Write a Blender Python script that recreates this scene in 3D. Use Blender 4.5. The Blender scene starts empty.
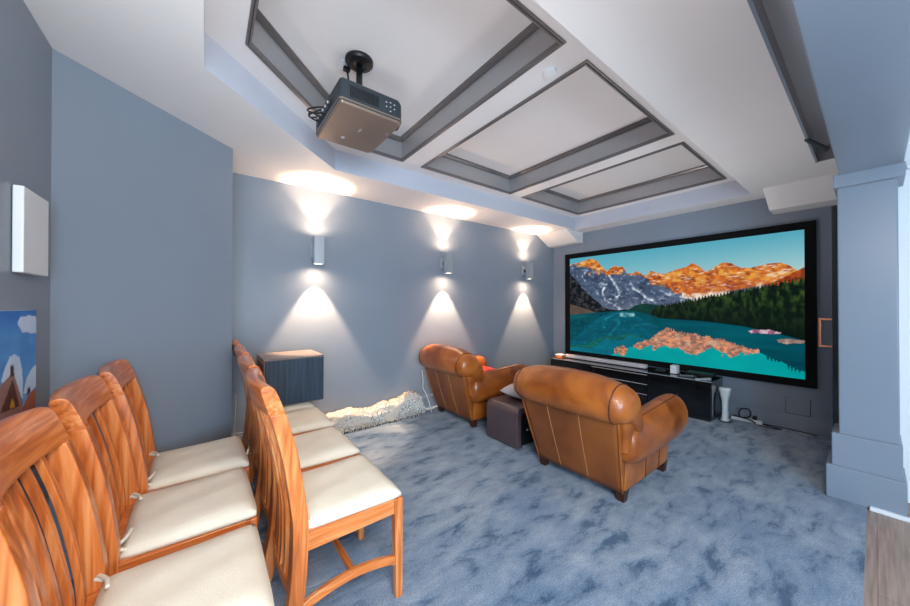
import bpy, bmesh, math, random
import numpy as np
from mathutils import Vector, Matrix
random.seed(7)
C = bpy.context.scene.collection
SC = bpy.context.scene

# ---------------------------------------------------------------- materials
def srgb(r, g, b):
    f = lambda c: (c/255/12.92) if c/255 <= .04045 else ((c/255+.055)/1.055)**2.4
    return (f(r), f(g), f(b), 1)

def base(name, col, rough=.5, metal=0.0, spec=.5, coat=0.0):
    m = bpy.data.materials.new(name); m.use_nodes = True
    b = m.node_tree.nodes['Principled BSDF']
    b.inputs['Base Color'].default_value = col if len(col) == 4 else (*col, 1)
    b.inputs['Roughness'].default_value = rough
    b.inputs['Metallic'].default_value = metal
    b.inputs['Specular IOR Level'].default_value = spec
    b.inputs['Coat Weight'].default_value = coat
    return m

def N(m, t): return m.node_tree.nodes.new(t)
def L(m, a, b): m.node_tree.links.new(a, b)
def bsdf(m): return m.node_tree.nodes['Principled BSDF']

def noisy(name, stops, scale=5, rough=.5, detail=4, stretch=(1, 1, 1), bump=0, bscale=60, spec=.5, metal=0, coat=0, distortion=0, rvar=0, rot=(0,0,0)):
    m = base(name, stops[0][1], rough, metal, spec, coat)
    tc = N(m, 'ShaderNodeTexCoord'); mp = N(m, 'ShaderNodeMapping')
    mp.inputs['Scale'].default_value = stretch; mp.inputs['Rotation'].default_value = rot
    L(m, tc.outputs['Object'], mp.inputs['Vector'])
    n = N(m, 'ShaderNodeTexNoise'); n.inputs['Scale'].default_value = scale
    n.inputs['Detail'].default_value = detail; n.inputs['Distortion'].default_value = distortion
    L(m, mp.outputs[0], n.inputs['Vector'])
    r = N(m, 'ShaderNodeValToRGB')
    while len(r.color_ramp.elements) > 1: r.color_ramp.elements.remove(r.color_ramp.elements[0])
    r.color_ramp.elements[0].position = stops[0][0]; r.color_ramp.elements[0].color = stops[0][1]
    for p, c in stops[1:]:
        e = r.color_ramp.elements.new(p); e.color = c
    L(m, n.outputs['Fac'], r.inputs['Fac']); L(m, r.outputs[0], bsdf(m).inputs['Base Color'])
    if rvar:
        mr = N(m, 'ShaderNodeMapRange'); mr.inputs['To Min'].default_value = rough - rvar; mr.inputs['To Max'].default_value = rough + rvar
        L(m, n.outputs['Fac'], mr.inputs['Value']); L(m, mr.outputs[0], bsdf(m).inputs['Roughness'])
    if bump:
        n2 = N(m, 'ShaderNodeTexNoise'); n2.inputs['Scale'].default_value = bscale; n2.inputs['Detail'].default_value = 3
        L(m, tc.outputs['Object'], n2.inputs['Vector'])
        bp = N(m, 'ShaderNodeBump'); bp.inputs['Strength'].default_value = bump; bp.inputs['Distance'].default_value = .01
        L(m, n2.outputs['Fac'], bp.inputs['Height']); L(m, bp.outputs[0], bsdf(m).inputs['Normal'])
    return m

def k(c, f): return (c[0]*f, c[1]*f, c[2]*f, 1)
WALLC = srgb(130, 141, 155)
M = {}
M['wall'] = noisy('wall_paint', [(.3, k(WALLC, .97)), (.7, k(WALLC, 1.03))], 1.5, .42, bump=.03, bscale=180, spec=.35)
M['ceil'] = noisy('ceiling_paint', [(.3, srgb(226, 224, 224)), (.7, srgb(230, 228, 228))], 1.2, .5, bump=.02, bscale=200, spec=.4)
M['riser'] = noisy('tray_paint', [(.3, srgb(188, 192, 205)), (.7, srgb(192, 196, 208))], 1.2, .45, spec=.4)
M['coffer'] = noisy('coffer_silver_paint', [(.3, srgb(166, 166, 170)), (.7, srgb(176, 174, 176))], 2, .36, metal=.5)
M['mould'] = noisy('coffer_dark_moulding', [(.3, srgb(112, 108, 108)), (.7, srgb(124, 119, 117))], 3, .35, metal=.4)
M['trim'] = noisy('trim_paint', [(.3, k(WALLC, 1.0)), (.7, k(WALLC, 1.06))], 1.5, .32, spec=.5)
M['white'] = noisy('white_paint', [(.3, srgb(232, 234, 238)), (.7, srgb(236, 238, 242))], 2, .45)
M['whiteplastic'] = noisy('white_plastic', [(.3, srgb(228, 230, 232)), (.7, srgb(234, 235, 237))], 3, .35)
M['greyplastic'] = noisy('pale_grey_plastic', [(.3, srgb(190, 186, 194)), (.7, srgb(198, 194, 200))], 3, .4)
M['black'] = noisy('black_plastic', [(.3, srgb(16, 18, 20)), (.7, srgb(24, 26, 28))], 6, .4)
M['gloss'] = noisy('black_gloss', [(.3, srgb(10, 13, 16)), (.7, srgb(16, 19, 22))], 3, .12, coat=.4)
M['velvet'] = noisy('screen_frame_velvet', [(.3, srgb(8, 10, 12)), (.7, srgb(13, 15, 17))], 30, .85, spec=.2)
M['alu'] = noisy('brushed_aluminium', [(.3, srgb(196, 202, 210)), (.7, srgb(206, 212, 220))], 6, .32, metal=.7, stretch=(1, 1, .05), bscale=200)
M['copper'] = noisy('copper_handle', [(.3, srgb(214, 138, 100)), (.7, srgb(230, 158, 120))], 8, .3, metal=.8)
M['projbottom'] = noisy('projector_bronze', [(.3, srgb(138, 118, 104)), (.7, srgb(150, 128, 112))], 4, .36, metal=.55)
M['projdark'] = noisy('projector_dark', [(.3, srgb(40, 48, 54)), (.7, srgb(50, 58, 64))], 6, .4)
M['door'] = noisy('dark_door', [(.3, srgb(18, 28, 32)), (.7, srgb(26, 38, 42))], 3, .2, stretch=(1, 1, .1))
M['lens'] = base('lens_glass', srgb(20, 26, 40), .05, coat=1)
LEA = [(.3, srgb(112, 52, 15)), (.48, srgb(160, 85, 30)), (.62, srgb(182, 104, 42)), (.75, srgb(208, 134, 72))]
M['leather'] = noisy('tan_leather', LEA, 3.5, .31, detail=6, distortion=.6, bump=.18, bscale=140, coat=.15, rvar=.08)
M['leather_back'] = noisy('tan_leather_back', [(.3, srgb(112, 57, 19)), (.5, srgb(138, 74, 27)), (.72, srgb(160, 92, 38))], 2.2, .42, detail=5, distortion=.5, bump=.15, bscale=140, coat=.08)
M['seam'] = noisy('seam_stitching', [(.3, srgb(178, 124, 70)), (.7, srgb(190, 136, 82))], 40, .6)
M['piping'] = noisy('leather_piping', [(.3, srgb(70, 34, 12)), (.7, srgb(92, 48, 18))], 20, .45)
M['darkwood'] = noisy('dark_wood', [(.3, srgb(46, 24, 14)), (.7, srgb(68, 36, 20))], 6, .35, stretch=(1, 1, .2))
M['ottoman'] = noisy('brown_vinyl', [(.3, srgb(74, 58, 62)), (.7, srgb(86, 68, 72))], 3, .33, bump=.08, bscale=200)
M['fabric'] = noisy('cream_canvas', [(.3, srgb(232, 221, 202)), (.7, srgb(241, 232, 214))], 5, .85, bump=.35, bscale=350, spec=.15)
M['pillow'] = noisy('pale_grey_fabric', [(.3, srgb(196, 190, 188)), (.7, srgb(212, 206, 204))], 6, .9, bump=.3, bscale=220, spec=.1)
M['red'] = noisy('red_fabric', [(.3, srgb(190, 34, 28)), (.7, srgb(214, 48, 38))], 8, .85, bump=.3, bscale=200)
M['grille'] = noisy('speaker_grille_cloth', [(.35, srgb(20, 36, 52)), (.65, srgb(44, 64, 84))], 10, .55, stretch=(1, 9, .25), detail=3)
M['subbody'] = noisy('speaker_cabinet', [(.3, srgb(112, 100, 98)), (.7, srgb(128, 114, 110))], 6, .3)  # base colour lightened to carry the reflection on the cabinet top
M['cable'] = base('black_cable', srgb(14, 16, 18), .5)
M['cablewhite'] = base('white_cable', srgb(220, 218, 214), .5)
M['lampglow'] = base('lamp_glow', srgb(255, 236, 214), .5)
bsdf(M['lampglow']).inputs['Emission Color'].default_value = (1, .86, .68, 1)
bsdf(M['lampglow']).inputs['Emission Strength'].default_value = 6

def wood_mat(name, axis, cols=((142, 62, 22), (210, 116, 54), (240, 166, 106))):
    st = [3, 3, 3]; st[axis] = .28
    m = noisy(name, [(.2, srgb(*cols[0])), (.5, srgb(*cols[1])), (.8, srgb(*cols[2]))], 9, .3, detail=6, stretch=tuple(st), distortion=1.6, coat=.25, bump=.04, bscale=90)
    return m
M['wood_v'] = wood_mat('chair_wood_vertical', 2)
M['wood_x'] = wood_mat('chair_wood_cross', 0)
M['wood_y'] = wood_mat('chair_wood_depth', 1)

def carpet_mat():
    m = base('blue_grey_carpet', srgb(105, 122, 145), .95, spec=.1)
    tc = N(m, 'ShaderNodeTexCoord')
    mp = N(m, 'ShaderNodeMapping'); mp.inputs['Scale'].default_value = (1.0, .42, 1); mp.inputs['Rotation'].default_value = (0, 0, -.5)
    L(m, tc.outputs['Object'], mp.inputs['Vector'])
    # brushed pile patches
    n = N(m, 'ShaderNodeTexNoise'); n.inputs['Scale'].default_value = 8.5; n.inputs['Detail'].default_value = 8; n.inputs['Distortion'].default_value = .25; n.inputs['Roughness'].default_value = .66
    L(m, mp.outputs[0], n.inputs['Vector'])
    r = N(m, 'ShaderNodeValToRGB'); e = r.color_ramp.elements
    e[0].position = .36; e[0].color = srgb(62, 92, 122); e[1].position = .46; e[1].color = srgb(130, 147, 166)
    x = e.new(.66); x.color = srgb(166, 175, 188)
    L(m, n.outputs['Fac'], r.inputs['Fac'])
    n2 = N(m, 'ShaderNodeTexNoise'); n2.inputs['Scale'].default_value = 1.3; n2.inputs['Detail'].default_value = 4; n2.inputs['Roughness'].default_value = .6
    L(m, tc.outputs['Object'], n2.inputs['Vector'])
    r2 = N(m, 'ShaderNodeValToRGB'); e = r2.color_ramp.elements
    e[0].position = .38; e[0].color = (.62, .74, .86, 1); e[1].position = .58; e[1].color = (1, 1, 1, 1)
    L(m, n2.outputs['Fac'], r2.inputs['Fac'])
    n3 = N(m, 'ShaderNodeTexNoise'); n3.inputs['Scale'].default_value = 160; n3.inputs['Detail'].default_value = 2
    L(m, tc.outputs['Object'], n3.inputs['Vector'])
    r3 = N(m, 'ShaderNodeValToRGB'); e = r3.color_ramp.elements
    e[0].position = .35; e[0].color = (.62, .66, .7, 1); e[1].position = .65; e[1].color = (1.1, 1.1, 1.1, 1)
    L(m, n3.outputs['Fac'], r3.inputs['Fac'])
    def mul(a, b):
        x = N(m, 'ShaderNodeMix'); x.data_type = 'RGBA'; x.blend_type = 'MULTIPLY'; x.inputs['Factor'].default_value = 1
        L(m, a, x.inputs['A']); L(m, b, x.inputs['B']); return x.outputs['Result']
    o = mul(mul(r.outputs[0], r2.outputs[0]), r3.outputs[0])
    L(m, o, bsdf(m).inputs['Base Color'])
    bsdf(m).inputs['Sheen Weight'].default_value = .25
    ad = N(m, 'ShaderNodeMath'); ad.operation = 'MULTIPLY_ADD'; ad.inputs[1].default_value = .35
    L(m, n3.outputs['Fac'], ad.inputs[0]); L(m, n.outputs['Fac'], ad.inputs[2])
    bp = N(m, 'ShaderNodeBump'); bp.inputs['Strength'].default_value = .55; bp.inputs['Distance'].default_value = .03
    L(m, ad.outputs[0], bp.inputs['Height']); L(m, bp.outputs[0], bsdf(m).inputs['Normal'])
    return m
M['carpet'] = carpet_mat()

def plank_mat():
    m = base('oak_planks', srgb(150, 130, 118), .4)
    tc = N(m, 'ShaderNodeTexCoord'); mp = N(m, 'ShaderNodeMapping'); mp.inputs['Rotation'].default_value = (0, 0, math.pi/2)
    L(m, tc.outputs['Object'], mp.inputs['Vector'])
    b = N(m, 'ShaderNodeTexBrick'); b.inputs['Scale'].default_value = 1; b.inputs['Brick Width'].default_value = 1.6; b.inputs['Row Height'].default_value = .18
    b.inputs['Mortar Size'].default_value = .002; b.inputs['Color1'].default_value = srgb(172, 148, 134); b.inputs['Color2'].default_value = srgb(163, 140, 127); b.inputs['Mortar'].default_value = srgb(138, 118, 106)
    L(m, mp.outputs[0], b.inputs['Vector'])
    mp2 = N(m, 'ShaderNodeMapping'); mp2.inputs['Scale'].default_value = (40, 1.5, 1); L(m, tc.outputs['Object'], mp2.inputs['Vector'])
    n = N(m, 'ShaderNodeTexNoise'); n.inputs['Scale'].default_value = 2; n.inputs['Detail'].default_value = 5; L(m, mp2.outputs[0], n.inputs['Vector'])
    r = N(m, 'ShaderNodeValToRGB'); r.color_ramp.elements[0].color = (.62, .6, .58, 1); r.color_ramp.elements[0].position = .3; r.color_ramp.elements[1].color = (1.1, 1.08, 1.05, 1); r.color_ramp.elements[1].position = .7
    L(m, n.outputs['Fac'], r.inputs['Fac'])
    x = N(m, 'ShaderNodeMix'); x.data_type = 'RGBA'; x.blend_type = 'MULTIPLY'; x.inputs['Factor'].default_value = 1
    L(m, b.outputs['Color'], x.inputs['A']); L(m, r.outputs[0], x.inputs['B']); L(m, x.outputs['Result'], bsdf(m).inputs['Base Color'])
    return m
M['planks'] = plank_mat()

def rug_mat():
    m = base('cream_rug', srgb(226, 214, 200), .95, spec=.1)
    tc = N(m, 'ShaderNodeTexCoord')
    v = N(m, 'ShaderNodeTexVoronoi'); v.feature = 'DISTANCE_TO_EDGE'; v.inputs['Scale'].default_value = 34
    L(m, tc.outputs['Object'], v.inputs['Vector'])
    r = N(m, 'ShaderNodeValToRGB'); e = r.color_ramp.elements
    e[0].position = .03; e[0].color = srgb(128, 116, 114); e[1].position = .085; e[1].color = srgb(246, 240, 232)
    L(m, v.outputs['Distance'], r.inputs['Fac'])
    n = N(m, 'ShaderNodeTexNoise'); n.inputs['Scale'].default_value = 6; L(m, tc.outputs['Object'], n.inputs['Vector'])
    r2 = N(m, 'ShaderNodeValToRGB'); e = r2.color_ramp.elements; e[0].position = .52; e[0].color = (0, 0, 0, 1); e[1].position = .60; e[1].color = (1, 1, 1, 1)
    L(m, n.outputs['Fac'], r2.inputs['Fac'])
    x = N(m, 'ShaderNodeMix'); x.data_type = 'RGBA'
    L(m, r2.outputs[0], x.inputs['Factor']); L(m, r.outputs[0], x.inputs['A']); x.inputs['B'].default_value = srgb(234, 222, 208)
    L(m, x.outputs['Result'], bsdf(m).inputs['Base Color'])
    n3 = N(m, 'ShaderNodeTexNoise'); n3.inputs['Scale'].default_value = 90; L(m, tc.outputs['Object'], n3.inputs['Vector'])
    bp = N(m, 'ShaderNodeBump'); bp.inputs['Strength'].default_value = .7; bp.inputs['Distance'].default_value = .03
    L(m, n3.outputs['Fac'], bp.inputs['Height']); L(m, bp.outputs[0], bsdf(m).inputs['Normal'])
    return m
M['rug'] = rug_mat()

def vcol_mat(name, emit=0, rough=.7):
    m = base(name, (0, 0, 0, 1) if emit else (1, 1, 1, 1), rough, spec=.3)
    a = N(m, 'ShaderNodeAttribute'); a.attribute_name = 'Col'
    if emit:
        L(m, a.outputs['Color'], bsdf(m).inputs['Emission Color']); bsdf(m).inputs['Emission Strength'].default_value = emit
        bsdf(m).inputs['Specular IOR Level'].default_value = .1
    else: L(m, a.outputs['Color'], bsdf(m).inputs['Base Color'])
    return m
M['picture'] = vcol_mat('projected_picture', 1.0, .8)
M['canvas'] = vcol_mat('painted_canvas', 0, .55)

# ---------------------------------------------------------------- mesh helpers
def link(o, parent=None):
    C.objects.link(o)
    if parent is not None: o.parent = parent
    return o

def mesh(name, V, F, mat, parent=None, smooth=False, bevel=0, seg=2, loc=None):
    me = bpy.data.meshes.new(name); me.from_pydata([tuple(v) for v in V], [], F); me.update()
    bm = bmesh.new(); bm.from_mesh(me); bmesh.ops.recalc_face_normals(bm, faces=bm.faces[:]); bm.to_mesh(me); bm.free()
    me.materials.append(mat)
    if smooth or bevel:
        for p in me.polygons: p.use_smooth = True
    o = bpy.data.objects.new(name, me); link(o, parent)
    if loc: o.location = loc
    if bevel:
        b = o.modifiers.new('bevel', 'BEVEL'); b.width = bevel; b.segments = seg; b.limit_method = 'ANGLE'; b.angle_limit = math.radians(35)
        w = o.modifiers.new('wn', 'WEIGHTED_NORMAL'); w.keep_sharp = False
    return o

class MB:
    """collects pieces that belong to ONE part"""
    def __init__(s): s.V = []; s.F = []
    def add(s, V, F):
        n = len(s.V); s.V += [tuple(v) for v in V]; s.F += [tuple(i+n for i in f) for f in F]; return s
    def box(s, x0, x1, y0, y1, z0, z1, tf=None):
        V = [(x, y, z) for z in (z0, z1) for y in (y0, y1) for x in (x0, x1)]
        if tf: V = [tf(Vector(v)) for v in V]
        return s.add(V, [(0, 2, 3, 1), (4, 5, 7, 6), (0, 1, 5, 4), (2, 6, 7, 3), (0, 4, 6, 2), (1, 3, 7, 5)])
    def prism(s, poly, z0, z1):
        n = len(poly)
        V = [(x, y, z0) for x, y in poly] + [(x, y, z1) for x, y in poly]
        return s.add(V, [tuple(range(n))[::-1], tuple(range(n, 2*n))] + [(i, (i+1) % n, (i+1) % n+n, i+n) for i in range(n)])
    def loft(s, rings, cap=True, closed=False):
        n = len(rings[0]); V = [p for r in rings for p in r]; F = []
        m = len(rings)
        for i in range(m if closed else m-1):
            a = i*n; b = ((i+1) % m)*n
            for j in range(n):
                j2 = (j+1) % n; F.append((a+j, a+j2, b+j2, b+j))
        if cap and not closed: F += [tuple(range(n))[::-1], tuple(range((m-1)*n, m*n))]
        return s.add(V, F)
    def tube(s, pts, r, n=8, closed=False):
        pts = [Vector(p) for p in pts]; rings = []; m = len(pts)
        up = None
        for i, p in enumerate(pts):
            if closed: t = pts[(i+1) % m]-pts[i-1]
            else: t = pts[min(i+1, m-1)]-pts[max(i-1, 0)]
            t.normalize()
            if up is None:
                up = Vector((0, 0, 1)) if abs(t.z) < .9 else Vector((1, 0, 0))
            u = (up - t*up.dot(t)).normalized(); up = u; v = t.cross(u)
            rr = r[i] if isinstance(r, (list, tuple)) else r
            rings.append([p + u*math.cos(a)*rr + v*math.sin(a)*rr for a in [2*math.pi*q/n for q in range(n)]])
        return s.loft(rings, closed=closed)
    def disc(s, c, r, h, n=32, axis=2, r2=None):
        r2 = r if r2 is None else r2; rings = []
        for rr, d in ((r, 0), (r2, h)):
            ring = []
            for q in range(n):
                a = 2*math.pi*q/n; p = [rr*math.cos(a), rr*math.sin(a)]
                v = p[:axis] + [d] + p[axis:]; ring.append((c[0]+v[0], c[1]+v[1], c[2]+v[2]))
            rings.append(ring)
        return s.loft(rings)
    def out(s, name, mat, parent=None, **kw): return mesh(name, s.V, s.F, mat, parent, **kw)

def catmull(pts, n, closed=False):
    P = [Vector(p) for p in pts]; out = []; m = len(P)
    rng = range(m) if closed else range(m-1)
    for i in rng:
        p0 = P[i-1] if (closed or i > 0) else P[0]; p1 = P[i]; p2 = P[(i+1) % m]; p3 = P[(i+2) % m] if (closed or i+2 < m) else P[-1]
        for q in range(n):
            t = q/n
            out.append(.5*((2*p1)+(-p0+p2)*t+(2*p0-5*p1+4*p2-p3)*t*t+(-p0+3*p1-3*p2+p3)*t**3))
    if not closed: out.append(P[-1])
    return out

def tag(o, label, cat, group=None):
    o['label'] = label; o['category'] = cat
    if group: o['group'] = group
    return o
def thing(name, label, cat, loc=(0, 0, 0), rz=0, group=None):
    o = bpy.data.objects.new(name, None); o.empty_display_size = .1; C.objects.link(o)
    o.location = loc; o.rotation_euler = (0, 0, rz)
    return tag(o, label, cat, group)
def struct(o): o['kind'] = 'structure'; return o
def dup(root, loc, label, rz=None):
    r = root.copy(); C.objects.link(r); r.location = loc; r['label'] = label
    if rz is not None: r.rotation_euler = (0, 0, rz)
    for ch in list(root.children):
        c = ch.copy(); C.objects.link(c); c.parent = r
        for g in list(ch.children):
            d = g.copy(); C.objects.link(d); d.parent = c
    return r

# ---------------------------------------------------------------- room dimensions (metres)
XS, YS, ZC, YB = -3.471, 4.861, 2.475, -.565
ZT, ZP = 2.655, 2.85          # tray level, coffer panel level
BX0, BX1, BZ = -.145, .11, 2.17   # beam over the opening
CN0, CN1 = (-2.292, YB), (-2.946, .152)   # diagonal wall

def wall(name, p, q, z0, z1, th, mat):
    p = Vector((*p, 0)); q = Vector((*q, 0)); d = (q-p).normalized(); n = Vector((d.y, -d.x, 0))*th
    poly = [(v.x, v.y) for v in (p, q, q+n, p+n)]
    return struct(MB().prism(poly, z0, z1).out(name, mat))
wall('wall_left', (XS, .10), (XS, YS+.1), 0, ZC+.02, -.1, M['wall'])
wall('wall_far', (XS-.1, YS), (-.13, YS), 0, ZC+.02, -.1, M['wall'])
wall('wall_back', (BX0, YB), CN0, 0, ZC+.02, -.1, M['wall'])
wall('wall_corner', CN0, CN1, 0, ZC+.02, -.06, M['wall'])
wall('wall_return', CN1, (XS-.1, .1), 0, ZC+.02, -.06, M['wall'])
wall('wall_right', (-.14, 3.45), (-.14, YS+.1), 0, ZC+.02, .12, M['wall'])

# floors
struct(MB().box(-3.6, -.04, -.7, YS+.1, -.1, 0).out('floor', M['carpet']))
struct(MB().box(-.04, 2.1, -2.6, 3.75, -.1, -.004).out('floor_hall', M['planks']))

# soffit with a tray opening and the track slot
TX0, TX1, TY0, TY1 = -2.862, -.798, -.013, 4.55
TRAY = [(-2.022, TY0), (TX1, TY0), (TX1, TY1), (TX0, TY1), (TX0, .882)]
SLOT = [(-.29, -.5), (-.16, -.5), (-.16, 3.98), (-.29, 3.98)]
def plate(name, outer, holes, z, mat, th=.0):
    bm = bmesh.new(); es = []
    for loop in [outer]+holes:
        vs = [bm.verts.new((x, y, z)) for x, y in loop]
        es += [bm.edges.new((vs[i], vs[(i+1) % len(vs)])) for i in range(len(vs))]
    bmesh.ops.triangle_fill(bm, use_beauty=True, use_dissolve=False, edges=es)
    V = [v.co.copy() for v in bm.verts]; bm.verts.index_update()
    F = [tuple(v.index for v in f.verts) for f in bm.faces]; bm.free()
    return mesh(name, V, F, mat)
OUT = [(XS-.1, .0), (-2.98, .1), (-2.4, YB-.1), (BX0+.01, YB-.1), (BX0+.01, YS+.1), (XS-.1, YS+.1)]
struct(plate('ceiling', OUT, [TRAY, SLOT], ZC, M['ceil']))
# tray riser
def band(name, loop, z0, z1, mat, inset=0):
    n = len(loop); V = [(x, y, z0) for x, y in loop]+[(x, y, z1) for x, y in loop]
    return struct(mesh(name, V, [(i, (i+1) % n, (i+1) % n+n, i+n) for i in range(n)], mat))
band('trim_1', TRAY, ZC, ZT, M['riser'])
def offset(loop, d):
    """inset of a counter-clockwise polygon by d"""
    n = len(loop); out = []
    for i in range(n):
        p0, p1, p2 = Vector(loop[i-1]), Vector(loop[i]), Vector(loop[(i+1) % n])
        a = (p1-p0).normalized(); b = (p2-p1).normalized(); na = Vector((-a.y, a.x)); nb = Vector((-b.y, b.x))
        s = (na+nb); s = s/(s.length**2)*2; out.append((p1.x+s.x*d, p1.y+s.y*d))
    return out
COF = [[(-1.97, .175), (-.985, .175), (-.985, 1.44), (-2.69, 1.44), (-2.69, .92)],
       [(-2.69, 1.68), (-.985, 1.68), (-.985, 2.91), (-2.69, 2.91)],
       [(-2.69, 3.15), (-.985, 3.15), (-.985, 4.385), (-2.69, 4.385)]]
struct(plate('ceiling_tray', offset(TRAY, -.01), COF, ZT, M['ceil']))
ti = 2
for c in COF:
    # thin double frame round the mouth, painted riser, crown moulding, white panel
    fr = MB()
    A, B, Cc, D = offset(c, -.022), offset(c, -.012), offset(c, .002), offset(c, .02)
    fr.loft([[(x, y, ZT+.002) for x, y in A], [(x, y, ZT-.008) for x, y in A], [(x, y, ZT-.008) for x, y in B], [(x, y, ZT-.003) for x, y in offset(c, -.010)],
             [(x, y, ZT-.012) for x, y in offset(c, -.006)], [(x, y, ZT-.012) for x, y in Cc], [(x, y, ZT+.014) for x, y in Cc]], cap=False)
    struct(fr.out(f'trim_{ti}', M['mould'])); ti += 1
    band(f'trim_{ti}', c, ZT-.002, ZP-.03, M['coffer']); ti += 1
    cr = MB()
    cr.loft([[(x, y, ZP-.034) for x, y in offset(c, -.002)], [(x, y, ZP-.034) for x, y in offset(c, .012)], [(x, y, ZP-.028) for x, y in offset(c, .010)],
             [(x, y, ZP-.014) for x, y in offset(c, .022)], [(x, y, ZP-.010) for x, y in offset(c, .03)], [(x, y, ZP+.002) for x, y in offset(c, .03)]], cap=False)
    struct(cr.out(f'trim_{ti}', M['mould'])); ti += 1
    struct(plate('ceiling_panel', offset(c, -.01), [], ZP, M['ceil']))
# track slot over the sliding door
n = 4
band(f'trim_{ti}', SLOT, ZC, ZC+.12, M['coffer']); ti += 1
struct(plate('ceiling_slot', offset(SLOT, -.01), [], ZC+.12, M['ceil']))
struct(MB().box(-.296, -.283, -.5, 3.98, ZC-.006, ZC+.01).out(f'trim_{ti}', M['trim'])); ti += 1
t = MB()
d = Vector((.08, .34, 0))
t.prism([(-.303, 3.36), (-.285, 3.35), (-.205, 3.69), (-.223, 3.71)], ZC-.014, ZC+.004)
tag(t.out('track_bracket', M['projdark']), 'dark angled bracket across ceiling slot near the blue column', 'bracket')
# ceiling of everything above (closes the room)
struct(MB().box(-3.7, 2.1, -2.6, YS+.2, 3.0, 3.05).out('ceiling_slab', M['ceil']))
# beam and column at the opening
struct(MB().box(BX0, BX1, -2.6, 3.38, BZ, 3.0).out('beam', M['trim'], bevel=.006))
col = MB()
col.box(-.157, .088, 3.40, 3.65, 0, BZ+.02)
struct(col.out('column', M['trim'], bevel=.008))
cb = MB(); cb.box(-.213, .112, 3.355, 3.69, 0, .222); struct(cb.out('baseboard_column', M['trim'], bevel=.006))
cb = MB(); cb.box(-.188, .098, 3.375, 3.67, .2, .435); struct(cb.out('baseboard_column_upper', M['trim'], bevel=.006))
cb = MB(); cb.box(-.172, .115, 3.36, 3.68, 2.088, BZ+.005); struct(cb.out(f'trim_{ti}', M['trim'], bevel=.004)); ti += 1
struct(MB().box(-.03, .125, 3.335, 3.36, -.004, .022).out(f'trim_{ti}', M['white'], bevel=.004)); ti += 1

# baseboards
def base_b(name, p, q, inward):
    p = Vector((*p, 0)); q = Vector((*q, 0)); d = (q-p).normalized(); nn = Vector((-d.y, d.x, 0))*inward
    poly = lambda a: [(v.x, v.y) for v in (p, q, q+nn*a, p+nn*a)]
    b = MB().prism(poly(.018), 0, .14).prism(poly(.012), .138, .158)
    return struct(b.out(name, M['trim']))
base_b('baseboard_far', (XS, YS), (-.14, YS), -1)
base_b('baseboard_left', (XS, .12), (XS, YS), -1)
base_b('baseboard_back', CN0, (BX0, YB), 1)
base_b('baseboard_corner', CN1, CN0, 1)

# sloped boxes hiding the corners above the screen
def wedge(name, x0t, x1t, x0b, x1b, yt, yb, zb):
    V = [(x0t, yt, ZC), (x1t, yt, ZC), (x1b, yb, zb), (x0b, yb, zb), (x0b, YS, zb), (x1b, YS, zb), (x1t, YS, ZC), (x0t, YS, ZC)]
    F = [(0, 1, 2, 3), (3, 2, 5, 4), (1, 6, 5, 2), (0, 3, 4, 7)]
    return struct(mesh(name, V, F, M['ceil']))
wedge(f'trim_{ti}', XS-.02, -2.905, XS-.02, -2.905, 4.40, 4.72, 2.306); ti += 1
wedge(f'trim_{ti}', -.69, -.12, -.665, -.12, 4.45, 4.60, 2.275); ti += 1

# hall beyond the opening: a bright white corridor with an added window to let light in
struct(MB().box(.02, 2.1, 3.66, 3.76, 0, 2.5).out('wall_hall', M['white']))
struct(MB().box(.125, 2.0, 3.62, 3.66, 2.19, 2.225).out(f'trim_{ti}', M['white'], bevel=.005)); ti += 1
struct(MB().box(BX1, 2.1, -2.6, 3.76, 2.55, 2.6).out('ceiling_hall', M['ceil']))
hw = MB(); hw.box(2.0, 2.1, -2.6, -1.6, 0, 2.6); hw.box(2.0, 2.1, 2.4, 3.76, 0, 2.6); hw.box(2.0, 2.1, -1.6, 2.4, 0, .5); hw.box(2.0, 2.1, -1.6, 2.4, 2.3, 2.6)
struct(hw.out('wall_hall_right', M['white']))
struct(MB().box(BX0, 2.1, -2.7, -2.6, 0, 3.0).out('light_block_hall_back', M['white']))  # unseen wall added to keep world light off the beam
wf = MB(); wf.box(2.0, 2.06, -1.6, -1.54, .5, 2.3); wf.box(2.0, 2.06, 2.34, 2.4, .5, 2.3); wf.box(2.0, 2.06, -1.54, 2.34, .5, .56); wf.box(2.0, 2.06, -1.54, 2.34, 2.24, 2.3); wf.box(2.0, 2.06, .37, .43, .56, 2.24)
struct(wf.out('added_window_1', M['white']))  # unseen window frame, added to give the hall light a source

# sliding door leaf parked behind the column
dr = struct(MB().box(-.197, -.152, 3.66, 4.56, .015, 2.03).out('door_1', M['door'], bevel=.004))
h = MB(); hp = [(-.197, 3.75, 1.19), (-.262, 3.75, 1.19), (-.262, 3.75, .985), (-.197, 3.75, .985)]
h.box(-.27, -.19, 3.742, 3.758, 1.182, 1.198); h.box(-.27, -.19, 3.742, 3.758, .977, .993); h.box(-.27, -.254, 3.742, 3.758, .985, 1.19)
o = h.out('handle', M['copper'], dr, bevel=.003); o['label'] = 'square copper bow handle'

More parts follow.
